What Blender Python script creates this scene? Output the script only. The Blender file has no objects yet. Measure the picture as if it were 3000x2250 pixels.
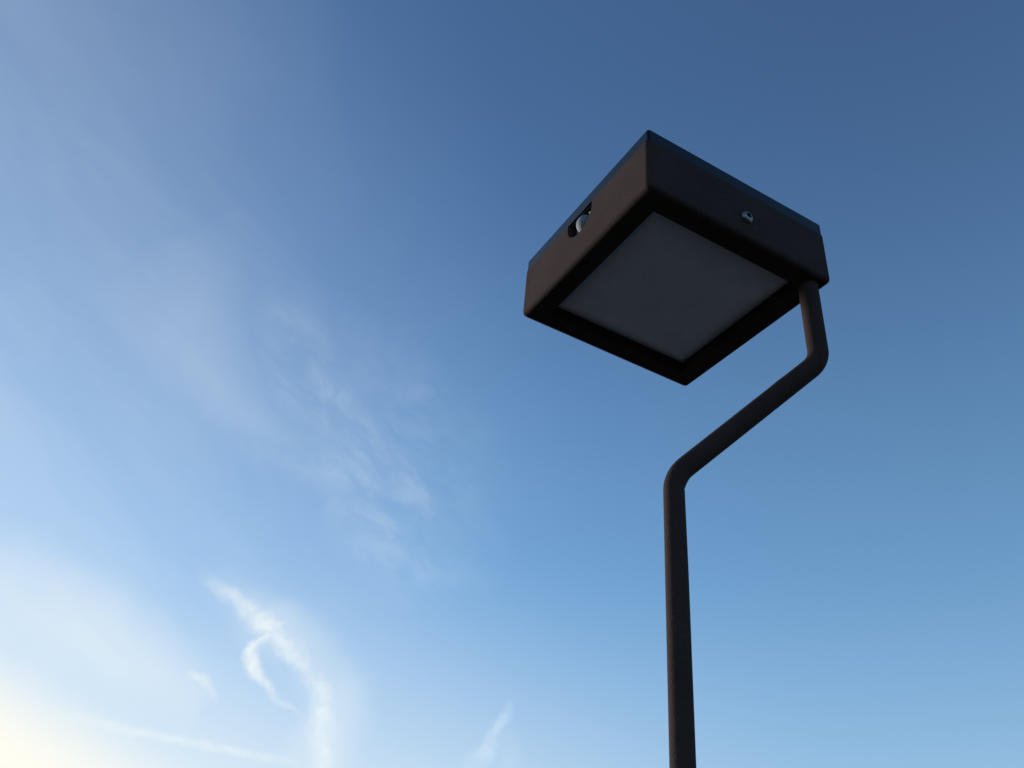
import bpy, bmesh, math, random
from mathutils import Vector, Matrix, noise

# ------------------------------------------------------------------ camera
scene = bpy.context.scene
COL = scene.collection
H = 2.1322                      # height of the underside of the lamp head
OFF = Vector((0.0005, -0.1641, H))   # puts the foot of the lower pole at the origin
cam_data = bpy.data.cameras.new('camera')
cam = bpy.data.objects.new('camera', cam_data)
COL.objects.link(cam)
right = Vector((0.9631, 0.2571, 0.0791)).normalized()
up = Vector((0.0871, -0.5761, 0.8127))
up = (up - right * up.dot(right)).normalized()
back = right.cross(up)
loc = Vector((0.0748, -0.6057, -0.6822)) + OFF
cam.matrix_world = Matrix(((right.x, up.x, back.x, loc.x), (right.y, up.y, back.y, loc.y),
                           (right.z, up.z, back.z, loc.z), (0, 0, 0, 1)))
cam_data.sensor_fit = 'HORIZONTAL'
cam_data.sensor_width = 36.0
cam_data.lens = 30.914
cam_data.clip_start = 0.02
cam_data.clip_end = 60000.0
scene.camera = cam

# ------------------------------------------------------------------ light
SUN_EL = math.radians(6.0)
SUN_AZ = math.radians(-71.0)     # from +Y, clockwise positive
SUN_DIR = Vector((math.sin(SUN_AZ) * math.cos(SUN_EL), math.cos(SUN_AZ) * math.cos(SUN_EL), math.sin(SUN_EL)))
scene.view_settings.view_transform = 'Standard'
scene.view_settings.look = 'None'
scene.view_settings.exposure = 0.55
scene.view_settings.gamma = 1.0
scene.view_settings.use_curve_mapping = False

world = bpy.data.worlds.new('World')
scene.world = world
world.use_nodes = True
world.cycles.sampling_method = 'MANUAL'
world.cycles.sample_map_resolution = 512
NT = world.node_tree
NT.nodes.clear()
bg = NT.nodes.new('ShaderNodeBackground')
wo = NT.nodes.new('ShaderNodeOutputWorld')
NT.links.new(bg.outputs[0], wo.inputs[0])
sky = NT.nodes.new('ShaderNodeTexSky')
sky.sky_type = 'NISHITA'
sky.sun_disc = False
sky.sun_elevation = SUN_EL
sky.sun_rotation = SUN_AZ
sky.altitude = 50
sky.air_density = 1.0
sky.dust_density = 0.1
sky.ozone_density = 3.0


class Nodes:
    """short-hand for building node expressions"""
    def __init__(self, nt):
        self.nt = nt

    def put(self, sock, v):
        if hasattr(v, 'is_output'):
            self.nt.links.new(v, sock)
        else:
            sock.default_value = v

    def m(self, op, a, b=None, c=None, clamp=False):
        n = self.nt.nodes.new('ShaderNodeMath')
        n.operation = op
        n.use_clamp = clamp
        for k, v in enumerate((a, b, c)):
            if v is not None:
                self.put(n.inputs[k], v)
        return n.outputs[0]

    def v(self, op, a, b=None, scale=None):
        n = self.nt.nodes.new('ShaderNodeVectorMath')
        n.operation = op
        self.put(n.inputs[0], a)
        if b is not None:
            self.put(n.inputs[1], b)
        if scale is not None:
            self.put(n.inputs['Scale'], scale)
        return n.outputs['Value'] if op in ('DOT_PRODUCT', 'LENGTH', 'DISTANCE') else n.outputs[0]

    def noise(self, vec, scale, detail=3.0, rough=0.5, dist=0.0, color=False):
        n = self.nt.nodes.new('ShaderNodeTexNoise')
        self.put(n.inputs['Vector'], vec)
        n.inputs['Scale'].default_value = scale
        n.inputs['Detail'].default_value = detail
        n.inputs['Roughness'].default_value = rough
        n.inputs['Distortion'].default_value = dist
        return n.outputs['Color' if color else 'Fac']

    def ramp(self, x, lo, hi, a=0.0, b=1.0):
        n = self.nt.nodes.new('ShaderNodeMapRange')
        n.interpolation_type = 'SMOOTHSTEP'
        self.put(n.inputs[0], x)
        for k, q in enumerate((lo, hi, a, b)):
            self.put(n.inputs[k + 1], q)
        return n.outputs[0]

    def mix(self, f, a, b):
        n = self.nt.nodes.new('ShaderNodeMix')
        n.data_type = 'RGBA'
        self.put(n.inputs[0], f)
        self.put(n.inputs[6], a)
        self.put(n.inputs[7], b)
        return n.outputs[2]


# thin high clouds: each is a chain of sky directions (x, y, z, angular half width, thickness)
CIRRUS = {
    'hook': [(-0.5689, 0.7445, 0.3494, 0.0105, 0.00), (-0.5544, 0.7609, 0.3370, 0.0116, 0.28), (-0.5342, 0.7808, 0.3240, 0.0126, 0.65), (-0.5084, 0.8047, 0.3065, 0.0161, 1.05), (-0.4889, 0.8227, 0.2902, 0.0158, 1.00), (-0.4696, 0.8392, 0.2742, 0.0158, 0.85), (-0.4572, 0.8509, 0.2585, 0.0172, 0.95), (-0.4549, 0.8589, 0.2355, 0.0228, 1.20), (-0.4511, 0.8681, 0.2071, 0.0211, 1.15), (-0.4497, 0.8751, 0.1788, 0.0167, 1.00), (-0.4474, 0.8815, 0.1512, 0.0158, 0.00)],
    'loop': [(-0.4972, 0.8078, 0.3167, 0.0088, 0.00), (-0.5075, 0.8072, 0.3015, 0.0133, 0.95), (-0.5170, 0.8055, 0.2895, 0.0133, 1.05), (-0.5222, 0.8069, 0.2761, 0.0126, 1.10), (-0.5187, 0.8131, 0.2644, 0.0109, 1.00), (-0.5056, 0.8251, 0.2522, 0.0102, 0.95), (-0.4953, 0.8340, 0.2430, 0.0088, 0.80), (-0.4836, 0.8430, 0.2355, 0.0081, 0.40), (-0.4601, 0.8597, 0.2216, 0.0123, 0.00)],
    'trail': [(-0.6844, 0.7016, 0.1984, 0.0105, 0.00), (-0.6374, 0.7456, 0.1945, 0.0077, 0.28), (-0.6035, 0.7739, 0.1922, 0.0067, 0.50), (-0.5551, 0.8097, 0.1902, 0.0067, 0.62), (-0.5165, 0.8353, 0.1883, 0.0060, 0.60), (-0.4692, 0.8634, 0.1854, 0.0063, 0.00)],
    'wedge': [(-0.5719, 0.7805, 0.2525, 0.0053, 0.00), (-0.5628, 0.7885, 0.2480, 0.0097, 0.60), (-0.5560, 0.7946, 0.2436, 0.0088, 0.50), (-0.5432, 0.8076, 0.2297, 0.0035, 0.00)],
    'wisp': [(-0.2688, 0.9245, 0.2705, 0.0061, 0.00), (-0.2730, 0.9277, 0.2545, 0.0110, 0.50), (-0.2773, 0.9286, 0.2467, 0.0110, 0.65), (-0.2850, 0.9285, 0.2379, 0.0118, 0.65), (-0.2871, 0.9309, 0.2260, 0.0145, 0.80), (-0.2954, 0.9305, 0.2165, 0.0167, 0.60), (-0.3048, 0.9312, 0.1998, 0.0211, 0.40), (-0.3154, 0.9314, 0.1816, 0.0263, 0.00)],
    'wisp2': [(-0.2765, 0.9294, 0.2446, 0.0079, 0.00), (-0.2707, 0.9360, 0.2252, 0.0140, 0.20), (-0.2718, 0.9398, 0.2070, 0.0175, 0.30), (-0.2736, 0.9438, 0.1853, 0.0211, 0.00)],
    'band': [(-0.4931, 0.6200, 0.6103, 0.0316, 0.00), (-0.4784, 0.6593, 0.5800, 0.0548, 0.30), (-0.4587, 0.7004, 0.5468, 0.0674, 0.45), (-0.4246, 0.7454, 0.5139, 0.0695, 0.50), (-0.3914, 0.7798, 0.4886, 0.0548, 0.55), (-0.3648, 0.8123, 0.4551, 0.0358, 0.60), (-0.3446, 0.8323, 0.4343, 0.0126, 0.00)],
    'band2': [(-0.5373, 0.6777, 0.5021, 0.0316, 0.00), (-0.5014, 0.7163, 0.4853, 0.0421, 0.30), (-0.4523, 0.7555, 0.4740, 0.0463, 0.50), (-0.4073, 0.7830, 0.4701, 0.0400, 0.55), (-0.3703, 0.8072, 0.4598, 0.0295, 0.50), (-0.3364, 0.8303, 0.4443, 0.0126, 0.00)],
    'band3': [(-0.4591, 0.7721, 0.4394, 0.0253, 0.00), (-0.4273, 0.7976, 0.4257, 0.0632, 0.45), (-0.3871, 0.8261, 0.4095, 0.0716, 0.55), (-0.3496, 0.8502, 0.3935, 0.0632, 0.42), (-0.2956, 0.8752, 0.3829, 0.0253, 0.00)],
    'band4': [(-0.4078, 0.7514, 0.5188, 0.0168, 0.00), (-0.3782, 0.7537, 0.5375, 0.0316, 0.30), (-0.3561, 0.7546, 0.5511, 0.0316, 0.34), (-0.3280, 0.7594, 0.5618, 0.0126, 0.00)],
    'patch': [(-0.4553, 0.6581, 0.5997, 0.0632, 0.00), (-0.4174, 0.7087, 0.5687, 0.0842, 0.20), (-0.3657, 0.7657, 0.5291, 0.0927, 0.26), (-0.3310, 0.8150, 0.4757, 0.0842, 0.24), (-0.3142, 0.8543, 0.4140, 0.0674, 0.18), (-0.3000, 0.8833, 0.3604, 0.0505, 0.00)],
    'veil1': [(-0.5491, 0.5374, 0.6401, 0.0885, 0.00), (-0.5652, 0.5745, 0.5921, 0.0885, 0.22), (-0.5590, 0.6193, 0.5513, 0.0695, 0.32), (-0.5360, 0.6687, 0.5153, 0.0548, 0.36), (-0.5072, 0.7040, 0.4972, 0.0379, 0.28), (-0.4779, 0.7330, 0.4841, 0.0253, 0.00)],
    'veil2': [(-0.7518, 0.5884, 0.2977, 0.0737, 0.00), (-0.7081, 0.6430, 0.2920, 0.0755, 0.90), (-0.6573, 0.7001, 0.2789, 0.0702, 1.10), (-0.6047, 0.7549, 0.2537, 0.0526, 0.95), (-0.5585, 0.8003, 0.2183, 0.0386, 0.00)],
}
N = Nodes(NT)
tc = NT.nodes.new('ShaderNodeTexCoord')
D = tc.outputs['Generated']


def stroke(P, pts, fade=(True, True)):
    """a brushed streak of cloud: centre line, width and thickness each follow a smooth curve"""
    A, B = Vector(pts[0][:3]), Vector(pts[-1][:3])
    U = (B - A).normalized()
    L = (B - A).length
    W = ((A + B) * 0.5).normalized().cross(U).normalized()
    us = [(Vector(p[:3]) - A).dot(U) / L for p in pts]
    vs = [(Vector(p[:3]) - A).dot(W) for p in pts]
    ws, ss = [p[3] for p in pts], [p[4] for p in pts]
    if fade[0]:
        ss[0] = 0.0
    if fade[1]:
        ss[-1] = 0.0
    v0, v1 = min(vs) - 0.002, max(vs) + 0.002
    u = N.m('MULTIPLY_ADD', N.v('DOT_PRODUCT', P, tuple(U / L)), 1.0, -A.dot(U) / L)
    v = N.m('ADD', N.v('DOT_PRODUCT', P, tuple(W)), -A.dot(W))
    cv = NT.nodes.new('ShaderNodeRGBCurve')
    NT.links.new(u, cv.inputs['Color'])
    rows = ([(x - v0) / (v1 - v0) for x in vs], [x / max(ws) for x in ws], [x / max(ss) for x in ss])
    for k, ys in enumerate(rows):
        c = cv.mapping.curves[k]
        while len(c.points) > 2:
            c.points.remove(c.points[1])
        c.points[0].location = (us[0], ys[0])
        c.points[1].location = (us[-1], ys[-1])
        for x, y in list(zip(us, ys))[1:-1]:
            c.points.new(x, y)
    cv.mapping.extend = 'HORIZONTAL'
    cv.mapping.update()
    sep = NT.nodes.new('ShaderNodeSeparateColor')
    NT.links.new(cv.outputs[0], sep.inputs[0])
    d = N.m('ABSOLUTE', N.m('SUBTRACT', v, N.m('MULTIPLY_ADD', sep.outputs[0], v1 - v0, v0)))
    fall = N.ramp(N.m('DIVIDE', d, N.m('MULTIPLY_ADD', sep.outputs[1], max(ws), 0.0005)), 0.0, 1.0, 1.0, 0.0)
    return N.m('MULTIPLY', fall, N.m('MULTIPLY', sep.outputs[2], max(ss)))


def along(a, b, k1, k2):
    """noise coordinates drawn out along the direction a -> b"""
    A, B = Vector(a), Vector(b)
    u = (B - A).normalized()
    r = ((A + B) * 0.5).normalized()
    v = r.cross(u).normalized()
    c = NT.nodes.new('ShaderNodeCombineXYZ')
    NT.links.new(N.m('MULTIPLY', N.v('DOT_PRODUCT', D, tuple(u)), k1), c.inputs[0])
    NT.links.new(N.m('MULTIPLY', N.v('DOT_PRODUCT', D, tuple(v)), k2), c.inputs[1])
    return c.outputs[0]


def warped(amount, scale, detail=2.0):
    n = N.noise(D, scale, detail, color=True)
    n = N.v('SUBTRACT', n, (0.5, 0.5, 0.5))
    return N.v('ADD', D, N.v('SCALE', n, scale=amount))


fine = warped(0.024, 34.0, 6.0)
soft = warped(0.07, 9.0, 4.0)
sun_cos = N.v('DOT_PRODUCT', D, tuple(SUN_DIR))
ha, hb = CIRRUS['hook'][0][:3], CIRRUS['hook'][4][:3]
fibre = N.ramp(N.noise(along(ha, hb, 9.0, 34.0), 1.0, 5.0, 0.55, 0.6), 0.30, 0.66, 0.55, 1.1)
puffs = N.ramp(N.noise(along(ha, hb, 17.0, 36.0), 1.0, 6.0, 0.62, 0.4), 0.36, 0.68, 0.28, 1.05)

strong = None
for key in ('hook', 'loop', 'wedge', 'wisp', 'wisp2'):
    c = stroke(fine, CIRRUS[key])
    strong = c if strong is None else N.m('MAXIMUM', strong, c)
rag = N.ramp(N.noise(fine, 46.0, 5.0, 0.65, 0.2), 0.30, 0.70, 0.42, 1.12)
strong = N.m('MULTIPLY', strong, N.m('MULTIPLY', rag, N.m('MULTIPLY_ADD', fibre, 0.5, 0.5)), clamp=True)
broad = warped(0.045, 11.0, 3.0)
halo = stroke(broad, [(p[0] + 0.011, p[1], p[2], p[3] * 2.9, p[4] * 0.36) for p in CIRRUS['hook']])
strong = N.m('ADD', strong, N.m('MULTIPLY', halo, N.m('SUBTRACT', 1.0, strong)))
trail = stroke(warped(0.004, 60.0, 3.0), CIRRUS['trail'])
trail = N.m('MULTIPLY', trail, N.ramp(N.noise(D, 95.0, 2.0, 0.6), 0.3, 0.7, 0.7, 1.1))
faint = None
for key in ('band', 'band2', 'band3', 'band4', 'patch'):
    c = stroke(soft, CIRRUS[key])
    faint = c if faint is None else N.m('MAXIMUM', faint, c)
faint = N.m('MULTIPLY', faint, puffs)
for key in ('veil1', 'veil2'):
    faint = N.m('MAXIMUM', faint, N.m('MULTIPLY', stroke(broad, CIRRUS[key]), N.m('MULTIPLY_ADD', fibre, 0.3, 0.7)))
# a broad milky veil, thickest towards the sun, in long uneven lanes
lanes = N.noise(along(ha, hb, 2.6, 6.0), 1.0, 7.0, 0.56, 0.5)
lanes = N.ramp(lanes, 0.28, 0.72, 0.55, 1.0)
veil = N.m('MULTIPLY', N.ramp(sun_cos, 0.45, 0.97, 0.0, 0.29), lanes)

cover = N.m('SUBTRACT', 1.0, N.m('MULTIPLY', N.m('SUBTRACT', 1.0, N.m('MULTIPLY', strong, 1.0, clamp=True)),
            N.m('MULTIPLY', N.m('SUBTRACT', 1.0, N.m('MULTIPLY', trail, 0.75)),
                N.m('MULTIPLY', N.m('SUBTRACT', 1.0, N.m('MULTIPLY', faint, 0.36)),
                    N.m('SUBTRACT', 0.97, veil)))))
# sunlit ice cloud: brighter and warmer close to the sun
lit = N.mix(N.ramp(sun_cos, 0.5, 0.95), (2.7, 3.5, 4.35, 1), (4.4, 4.55, 4.3, 1))
hs = NT.nodes.new('ShaderNodeHueSaturation')
hs.inputs['Saturation'].default_value = 1.06
NT.links.new(sky.outputs[0], hs.inputs['Color'])
tint = N.v('MULTIPLY', hs.outputs[0], (1.0, 0.975, 1.09))
# haze low over the horizon, creamy towards the sun
height = N.v('DOT_PRODUCT', D, (0.0, 0.0, 1.0))
low = N.ramp(height, 0.02, 0.42, 1.0, 0.0)
paler = N.ramp(height, 0.04, 0.84, 0.45, 0.0)
tint = N.mix(paler, tint, (1.4, 2.95, 4.5, 1))
haze = N.m('MULTIPLY', low, N.ramp(sun_cos, 0.25, 0.85, 0.17, 0.62))
sun_flat = Vector((SUN_DIR.x, SUN_DIR.y, 0)).normalized()
flat = N.v('NORMALIZE', N.v('MULTIPLY', D, (1.0, 1.0, 0.0)))
toward = N.m('SUBTRACT', N.v('DOT_PRODUCT', flat, tuple(sun_flat)), N.m('MULTIPLY', height, 1.2))
glow = N.ramp(toward, 0.585, 0.73, 0.0, 0.95)
haze = N.m('SUBTRACT', 1.0, N.m('MULTIPLY', N.m('SUBTRACT', 1.0, haze), N.m('SUBTRACT', 1.0, glow)))
clear = N.mix(haze, tint, (4.9, 4.6, 3.95, 1))
SKY_COLOR = N.mix(cover, clear, lit)
bg.inputs[1].default_value = 0.15
NT.links.new(SKY_COLOR, bg.inputs[0])

sun_data = bpy.data.lights.new('sun', 'SUN')
sun_data.energy = 3.0
sun_data.angle = math.radians(10)
sun_data.color = (1.0, 0.92, 0.84)
sun = bpy.data.objects.new('sun', sun_data)
COL.objects.link(sun)
sun.rotation_euler = SUN_DIR.to_track_quat('Z', 'Y').to_euler()

# ------------------------------------------------------------------ materials
def material(name, color, rough=0.5, metal=0.0, spec=0.5):
    m = bpy.data.materials.new(name)
    m.use_nodes = True
    b = m.node_tree.nodes['Principled BSDF']
    b.inputs['Base Color'].default_value = (*color, 1)
    b.inputs['Roughness'].default_value = rough
    b.inputs['Metallic'].default_value = metal
    b.inputs['Specular IOR Level'].default_value = spec
    return m, m.node_tree, b, Nodes(m.node_tree)


def add_bump(nt, b, height, strength, dist):
    n = nt.nodes.new('ShaderNodeBump')
    n.inputs['Strength'].default_value = strength
    n.inputs['Distance'].default_value = dist
    nt.links.new(height, n.inputs['Height'])
    nt.links.new(n.outputs[0], b.inputs['Normal'])


def powder_coat(name, color, rough):
    m, nt, b, E = material(name, color, rough, spec=0.04)
    o = nt.nodes.new('ShaderNodeTexCoord').outputs['Object']
    grain = E.noise(o, 620.0, 2.0, 0.6)
    cloud = E.noise(o, 11.0, 4.0, 0.6)
    dust = E.ramp(E.noise(o, 260.0, 2.0, 0.5), 0.63, 0.75)
    lo = tuple(c * 0.88 for c in color) + (1,)
    hi = tuple(c * 1.12 for c in color) + (1,)
    col = E.mix(E.ramp(cloud, 0.35, 0.65), lo, hi)
    col = E.mix(E.m('MULTIPLY', dust, 0.10), col, (0.20, 0.19, 0.17, 1))
    nt.links.new(col, b.inputs['Base Color'])
    nt.links.new(E.ramp(cloud, 0.3, 0.7, rough - 0.05, rough + 0.07), b.inputs['Roughness'])
    add_bump(nt, b, grain, 0.7, 0.0009)
    return m


M_COAT = powder_coat('powder_coat', (0.047, 0.033, 0.031), 0.80)
M_EDGE, nt, b, E = material('panel_edge', (0.002, 0.005, 0.009), 0.16, spec=0.24)
o = nt.nodes.new('ShaderNodeTexCoord').outputs['Object']
nt.links.new(E.ramp(E.noise(o, 60.0, 3.0), 0.3, 0.7, 0.13, 0.20), b.inputs['Roughness'])
M_RUBBER, nt, b, E = material('rubber', (0.012, 0.012, 0.013), 0.7, spec=0.3)
add_bump(nt, b, E.noise(nt.nodes.new('ShaderNodeTexCoord').outputs['Object'], 700.0), 0.2, 0.0003)
M_OPAL, nt, b, E = material('opal_acrylic', (0.74, 0.76, 0.76), 0.42, spec=0.4)
o = nt.nodes.new('ShaderNodeTexCoord').outputs['Object']
nt.links.new(E.mix(E.ramp(E.noise(o, 24.0, 5.0, 0.65), 0.4, 0.75), (0.66, 0.65, 0.635, 1), (0.59, 0.58, 0.56, 1)), b.inputs['Base Color'])
M_LENS, nt, b, E = material('sensor_lens', (0.19, 0.215, 0.25), 0.7, spec=0.2)
o = nt.nodes.new('ShaderNodeTexCoord').outputs['Object']
add_bump(nt, b, E.noise(o, 480.0, 2.0), 0.5, 0.0008)
M_COLLAR, nt, b, E = material('grey_plastic', (0.20, 0.205, 0.215), 0.45)
add_bump(nt, b, E.noise(nt.nodes.new('ShaderNodeTexCoord').outputs['Object'], 300.0), 0.15, 0.0004)
M_STEEL, nt, b, E = material('stainless_steel', (0.22, 0.215, 0.21), 0.42, metal=1.0)
o = nt.nodes.new('ShaderNodeTexCoord').outputs['Object']
nt.links.new(E.ramp(E.noise(o, 420.0, 3.0), 0.3, 0.7, 0.36, 0.52), b.inputs['Roughness'])
M_GROUND, nt, b, E = material('ground', (0.08, 0.08, 0.08), 0.95, spec=0.2)
o = nt.nodes.new('ShaderNodeTexCoord').outputs['Object']
stone = E.noise(o, 55.0, 4.0, 0.7)
patch = E.noise(o, 0.35, 4.0, 0.55)
col = E.mix(E.ramp(stone, 0.3, 0.7), (0.045, 0.046, 0.048, 1), (0.095, 0.096, 0.096, 1))
col = E.mix(E.m('MULTIPLY', E.ramp(patch, 0.4, 0.65), 0.45), col, (0.060, 0.058, 0.054, 1))
nt.links.new(col, b.inputs['Base Color'])
add_bump(nt, b, stone, 0.5, 0.01)


# ------------------------------------------------------------------ mesh helpers
def finish(name, bm, mat, parent=None, smooth=True, angle=35):
    me = bpy.data.meshes.new(name)
    bmesh.ops.recalc_face_normals(bm, faces=bm.faces)
    bm.to_mesh(me)
    bm.free()
    me.materials.append(mat)
    if smooth:
        for p in me.polygons:
            p.use_smooth = True
        me.set_sharp_from_angle(angle=math.radians(angle))
    ob = bpy.data.objects.new(name, me)
    COL.objects.link(ob)
    ob.parent = parent
    return ob


# the head's own axes: x along the edge with the screw, y along the edge with the sensor
HEAD = (Matrix.Translation(OFF) @ Matrix.Rotation(math.radians(45), 4, 'Z') @ Matrix.Translation((0.125, 0.125, 0.05))
        @ Matrix.Scale(1.012, 4) @ Matrix.Translation((-0.125, -0.125, -0.05)))


def box(bm, x0, x1, y0, y1, z0, z1):
    vs = [bm.verts.new((x, y, z)) for z in (z0, z1) for x, y in ((x0, y0), (x1, y0), (x1, y1), (x0, y1))]
    for f in ((0, 3, 2, 1), (4, 5, 6, 7), (0, 1, 5, 4), (1, 2, 6, 5), (2, 3, 7, 6), (3, 0, 4, 7)):
        bm.faces.new([vs[k] for k in f])
    return vs


def prism(bm, profile, axis, d0, d1):
    """a closed outline pushed along one axis; profile gives the two other coordinates"""
    def put(p, d):
        return {'x': (d, p[0], p[1]), 'y': (p[0], d, p[1]), 'z': (p[0], p[1], d)}[axis]
    lo = [bm.verts.new(put(p, d0)) for p in profile]
    hi = [bm.verts.new(put(p, d1)) for p in profile]
    bm.faces.new(lo)
    bm.faces.new(hi[::-1])
    for k in range(len(lo)):
        j = (k + 1) % len(lo)
        bm.faces.new((lo[k], lo[j], hi[j], hi[k]))


def lathe(bm, prof, n, frame):
    """prof: (radius, height) pairs turned about the frame's z axis"""
    rings = []
    for r, z in prof:
        if r < 1e-7:
            rings.append([bm.verts.new(frame @ Vector((0, 0, z)))])
        else:
            rings.append([bm.verts.new(frame @ Vector((r * math.cos(6.283185307 * k / n), r * math.sin(6.283185307 * k / n), z))) for k in range(n)])
    for A, B in zip(rings, rings[1:]):
        for k in range(n):
            j = (k + 1) % n
            if len(A) == 1 and len(B) == 1:
                continue
            if len(A) == 1:
                bm.faces.new((A[0], B[k], B[j]))
            elif len(B) == 1:
                bm.faces.new((A[k], A[j], B[0]))
            else:
                bm.faces.new((A[k], A[j], B[j], B[k]))


def cut(ob, bms):
    """take shapes out of a mesh and keep the result as plain geometry"""
    for bm in bms:
        bmesh.ops.recalc_face_normals(bm, faces=bm.faces)
        me = bpy.data.meshes.new('cutter')
        bm.to_mesh(me)
        bm.free()
        c = bpy.data.objects.new('cutter', me)
        COL.objects.link(c)
        md = ob.modifiers.new('cut', 'BOOLEAN')
        md.operation = 'DIFFERENCE'
        md.solver = 'EXACT'
        md.object = c
        dg = bpy.context.evaluated_depsgraph_get()
        dg.update()
        new = bpy.data.meshes.new_from_object(ob.evaluated_get(dg))
        ob.modifiers.clear()
        ob.data = new
        bpy.data.objects.remove(c)


# ------------------------------------------------------------------ ground
bm = bmesh.new()
rings = [0.0, 4.0, 30.0, 200.0, 1500.0, 9000.0]
lathe(bm, [(r, 0.0) for r in rings], 48, Matrix.Identity(4))
ground = finish('ground', bm, M_GROUND, smooth=False)
for p in ground.data.polygons:
    if p.normal.z < 0:
        p.flip()
ground['kind'] = 'structure'
ground['label'] = 'dark grey paved ground under the lamp'

# ------------------------------------------------------------------ the lamp
lamp = bpy.data.objects.new('solar_lamp', None)
lamp.empty_display_size = 0.2
COL.objects.link(lamp)
lamp['label'] = 'dark brown square solar lamp head on a thin cranked pole against the sky'
lamp['category'] = 'street lamp'

# --- cranked pole: straight up, out along the head's diagonal, straight up into one corner
RAD = 0.0108
P_TOP = Vector((0.1526, 0.1784, 0.004)) + OFF
P_UP = Vector((0.1526, 0.1784, -0.1055)) + OFF
P_LOW = Vector((-0.0005, 0.1641, -0.2411)) + OFF
P_FOOT = Vector((P_LOW.x, P_LOW.y, -0.04))


def bend(p, q, r, radius, steps=22):
    u, w = (p - q).normalized(), (r - q).normalized()
    half = math.acos(max(-1, min(1, u.dot(w)))) / 2
    t = radius / math.tan(half)
    a, c = q + u * t, q + w * t
    centre = q + (u + w).normalized() * (radius / math.sin(half))
    n0, n1 = a - centre, c - centre
    ang = n0.angle(n1)
    axis = n0.cross(n1).normalized()
    return [centre + Matrix.Rotation(ang * k / steps, 3, axis) @ n0 for k in range(steps + 1)]


path = [P_FOOT]
for k in range(1, 40):
    path.append(P_FOOT.lerp(P_LOW, k / 40 * 0.97))
path += bend(P_FOOT, P_LOW, P_UP, 0.037)
mid0, mid1 = path[-1], None
up_bend = bend(P_LOW, P_UP, P_TOP, 0.032)
for k in range(1, 14):
    path.append(mid0.lerp(up_bend[0], k / 14))
path += up_bend
for k in range(1, 8):
    path.append(up_bend[-1].lerp(P_TOP, k / 7))

bm = bmesh.new()
NSEG = 48
side = (P_UP - P_LOW)
side.z = 0
side.normalize()
binormal = side.cross(Vector((0, 0, 1)))     # the crank lies in one upright plane
rows = []
low_in = bend(P_FOOT, P_LOW, P_UP, 0.037)[2]
nick = P_LOW.lerp(P_UP, 0.735)
for i, p in enumerate(path):
    t = (path[min(i + 1, len(path) - 1)] - path[max(i - 1, 0)]).normalized()
    nrm = t.cross(binormal).normalized()
    row = []
    for k in range(NSEG):
        a = 6.283185307 * k / NSEG
        off = nrm * math.cos(a) + binormal * math.sin(a)
        r = RAD
        # the tube is squeezed a little on the inside of its lower bend
        inner = max(0.0, off.dot(side))
        r -= 0.00075 * inner * math.exp(-((p - low_in).length / 0.006) ** 2)
        # a small bead of paint on the upper side of the sloping length
        r += 0.0006 * max(0.0, off.dot(Vector((-side.x, -side.y, 1.0)).normalized())) ** 3 * math.exp(-((p - nick).length / 0.004) ** 2)
        row.append(bm.verts.new(p + off * r))
    rows.append(row)
for A, B in zip(rows, rows[1:]):
    for k in range(NSEG):
        j = (k + 1) % NSEG
        bm.faces.new((A[k], A[j], B[j], B[k]))
bm.faces.new(rows[0])
bm.faces.new(rows[-1])
pole = finish('pole', bm, M_COAT, lamp)

# --- housing
SIDE, TALL = 0.25, 0.0713
bm = bmesh.new()
box(bm, 0, SIDE, 0, SIDE, 0, TALL)
edges = [e for e in bm.edges if not all(v.co.z > TALL * 0.9 for v in e.verts)]
bmesh.ops.bevel(bm, geom=edges, offset=0.0062, segments=7, profile=0.5, affect='EDGES')
edges = [e for e in bm.edges if all(v.co.z > TALL - 1e-5 for v in e.verts)]
bmesh.ops.bevel(bm, geom=edges, offset=0.0012, segments=2, profile=0.5, affect='EDGES')
housing = finish('housing', bm, M_COAT, lamp, smooth=False)
c1 = bmesh.new()
box(c1, 0.026, 0.224, 0.026, 0.224, -0.01, 0.0180)
c2 = bmesh.new()
NR, NY, NZ = 0.0245, 0.1277, 0.0641
outline = [(NY + NR, 0.09)] + [(NY + NR * math.cos(-math.pi * k / 24), NZ + NR * math.sin(-math.pi * k / 24)) for k in range(25)] + [(NY - NR, 0.09)]
prism(c2, outline, 'x', -0.02, 0.024)
cut(housing, [c1, c2])
for v in housing.data.vertices:
    v.co = HEAD @ v.co
bv = housing.modifiers.new('edge', 'BEVEL')
bv.width = 0.0006
bv.segments = 2
bv.limit_method = 'ANGLE'
bv.angle_limit = math.radians(50)
for p in housing.data.polygons:
    p.use_smooth = True
wn = housing.modifiers.new('normals', 'WEIGHTED_NORMAL')
wn.keep_sharp = True


def in_head(ob):
    for v in ob.data.vertices:
        v.co = HEAD @ v.co
    return ob


# --- gasket and solar panel on top
bm = bmesh.new()
box(bm, 0.004, SIDE - 0.004, 0.004, SIDE - 0.004, TALL - 0.0005, TALL + 0.0012)
in_head(finish('gasket', bm, M_RUBBER, lamp, smooth=False))
bm = bmesh.new()
box(bm, 0.0014, SIDE - 0.0014, 0.0014, SIDE - 0.0014, TALL + 0.0007, 0.0884)
bmesh.ops.bevel(bm, geom=[e for e in bm.edges if abs(e.verts[0].co.z - e.verts[1].co.z) > 0.01], offset=0.0034, segments=6, profile=0.5, affect='EDGES')
bmesh.ops.bevel(bm, geom=[e for e in bm.edges if all(v.co.z > 0.087 for v in e.verts)], offset=0.0006, segments=2, profile=0.5, affect='EDGES')
panel = in_head(finish('solar_panel', bm, M_EDGE, lamp, smooth=True, angle=60))
wn = panel.modifiers.new('normals', 'WEIGHTED_NORMAL')
wn.keep_sharp = True
panel['label'] = 'blue tinted solar panel slab on top of the head'

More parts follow.
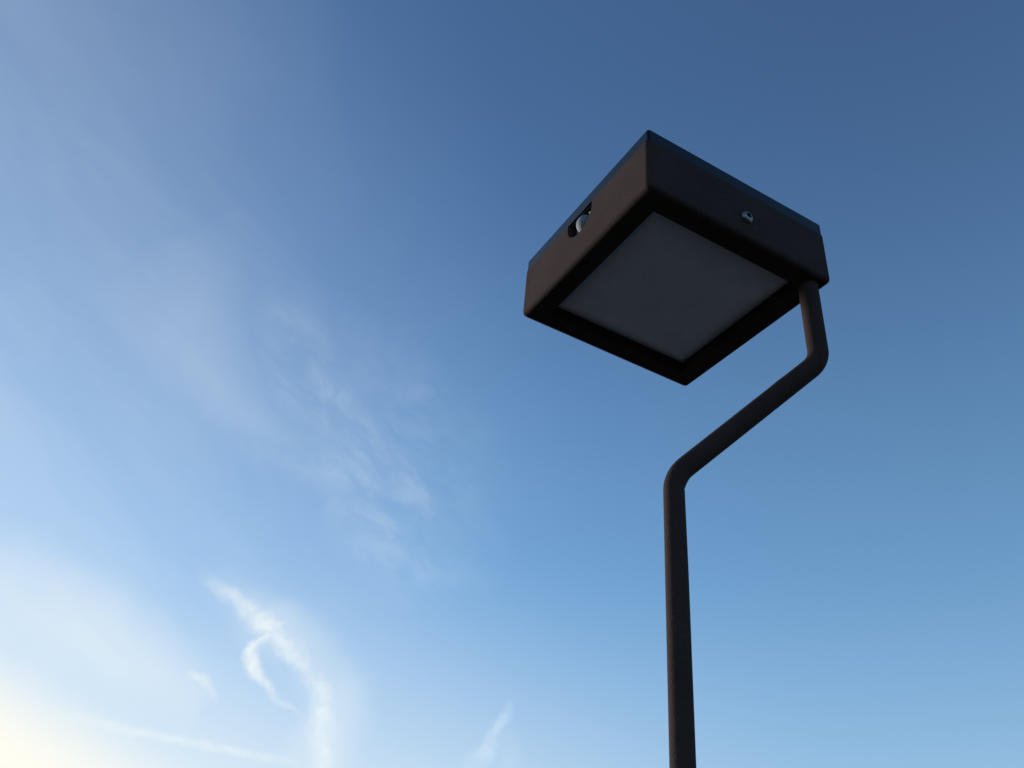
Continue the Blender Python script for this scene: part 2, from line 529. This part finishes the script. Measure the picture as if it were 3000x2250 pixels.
# --- opal diffuser set back into the underside
def pillow(x, y):
    """how far the rounded sheet has curved back into the head at this spot"""
    half, corner, roll = 0.0988, 0.010, 0.040
    qx, qy = abs(x) - (half - corner), abs(y) - (half - corner)
    out = math.hypot(max(qx, 0), max(qy, 0)) + min(max(qx, qy), 0.0) - corner
    t = max(0.0, min(1.0, -out / roll))
    return 0.0125 * (1.0 - t) ** 2


bm = bmesh.new()
G = 56
sheets = []
for back in (0.0, 0.002):
    grid = []
    for j in range(G + 1):
        row = []
        for i in range(G + 1):
            x = -0.0988 + 0.1976 * (0.5 - 0.5 * math.cos(math.pi * i / G))
            y = -0.0988 + 0.1976 * (0.5 - 0.5 * math.cos(math.pi * j / G))
            row.append(bm.verts.new((0.125 + x, 0.125 + y, 0.0024 + back + pillow(x, y))))
        grid.append(row)
    sheets.append(grid)
    for j in range(G):
        for i in range(G):
            bm.faces.new((grid[j][i], grid[j][i + 1], grid[j + 1][i + 1], grid[j + 1][i]))
A, B = sheets
for i in range(G):
    for k in (0, G):
        bm.faces.new((A[k][i], A[k][i + 1], B[k][i + 1], B[k][i]))
        bm.faces.new((A[i][k], A[i + 1][k], B[i + 1][k], B[i][k]))
diffuser = in_head(finish('diffuser', bm, M_OPAL, lamp))
diffuser['label'] = 'unlit frosted square diffuser in the underside'

# --- motion sensor in the notch: collar with a faceted dome
SENSOR = HEAD @ Matrix.Translation((0.0095, NY, 0.0575)) @ Matrix.Rotation(math.radians(-90), 4, 'Y')
bm = bmesh.new()
lathe(bm, [(0.0, -0.0135), (0.0166, -0.0135), (0.0166, 0.0010), (0.0160, 0.0020), (0.0146, 0.0020), (0.0140, 0.0010), (0.0140, -0.0032), (0.0, -0.0032)], 40, SENSOR)
collar = finish('motion_sensor', bm, M_COLLAR, lamp)
collar['label'] = 'motion sensor in the rounded notch of the left side'
bm = bmesh.new()
bmesh.ops.create_icosphere(bm, subdivisions=3, radius=0.0116)
bmesh.ops.delete(bm, geom=[v for v in bm.verts if v.co.z < -0.0040], context='VERTS')
for v in bm.verts:
    v.co = SENSOR @ v.co
dome = finish('lens', bm, M_LENS, collar, smooth=False)
dome['label'] = 'milky faceted dome lens'

# --- button head screw on the other near side
SCREW = HEAD @ Matrix.Translation((0.1285, 0.0, 0.0290)) @ Matrix.Rotation(math.radians(90), 4, 'X')
bm = bmesh.new()
R = 0.0074
prof = [(0.0, -0.004), (0.0030, -0.004), (0.0030, 0.0), (R, 0.0001), (R, 0.0010)]
for k in range(1, 7):
    a = math.radians(k * 11.5)
    prof.append((0.0030 + (R - 0.0030) * math.cos(a), 0.0010 + 0.0040 * math.sin(a)))
prof.append((0.0038, 0.0049))
lathe(bm, prof, 36, SCREW)
rim = [v for v in bm.verts if abs((SCREW.inverted() @ v.co).z - 0.0049) < 1e-5]
inv = SCREW.inverted()
rim.sort(key=lambda v: math.atan2((inv @ v.co).y, (inv @ v.co).x))
sock = []
for z in (0.0049, 0.0018):
    ring = []
    for v in rim:
        c = inv @ v.co
        a = math.atan2(c.y, c.x)
        rr = 0.0031 / math.cos((a % (math.pi / 3)) - math.pi / 6)
        ring.append(bm.verts.new(SCREW @ Vector((rr * math.cos(a), rr * math.sin(a), z))))
    sock.append(ring)
for A, B in ((rim, sock[0]), (sock[0], sock[1])):
    for k in range(len(A)):
        j = (k + 1) % len(A)
        bm.faces.new((A[k], A[j], B[j], B[k]))
bm.faces.new(sock[1])
screw = finish('screw', bm, M_STEEL, lamp, angle=32)
screw['label'] = 'shiny steel button head screw in the right side'
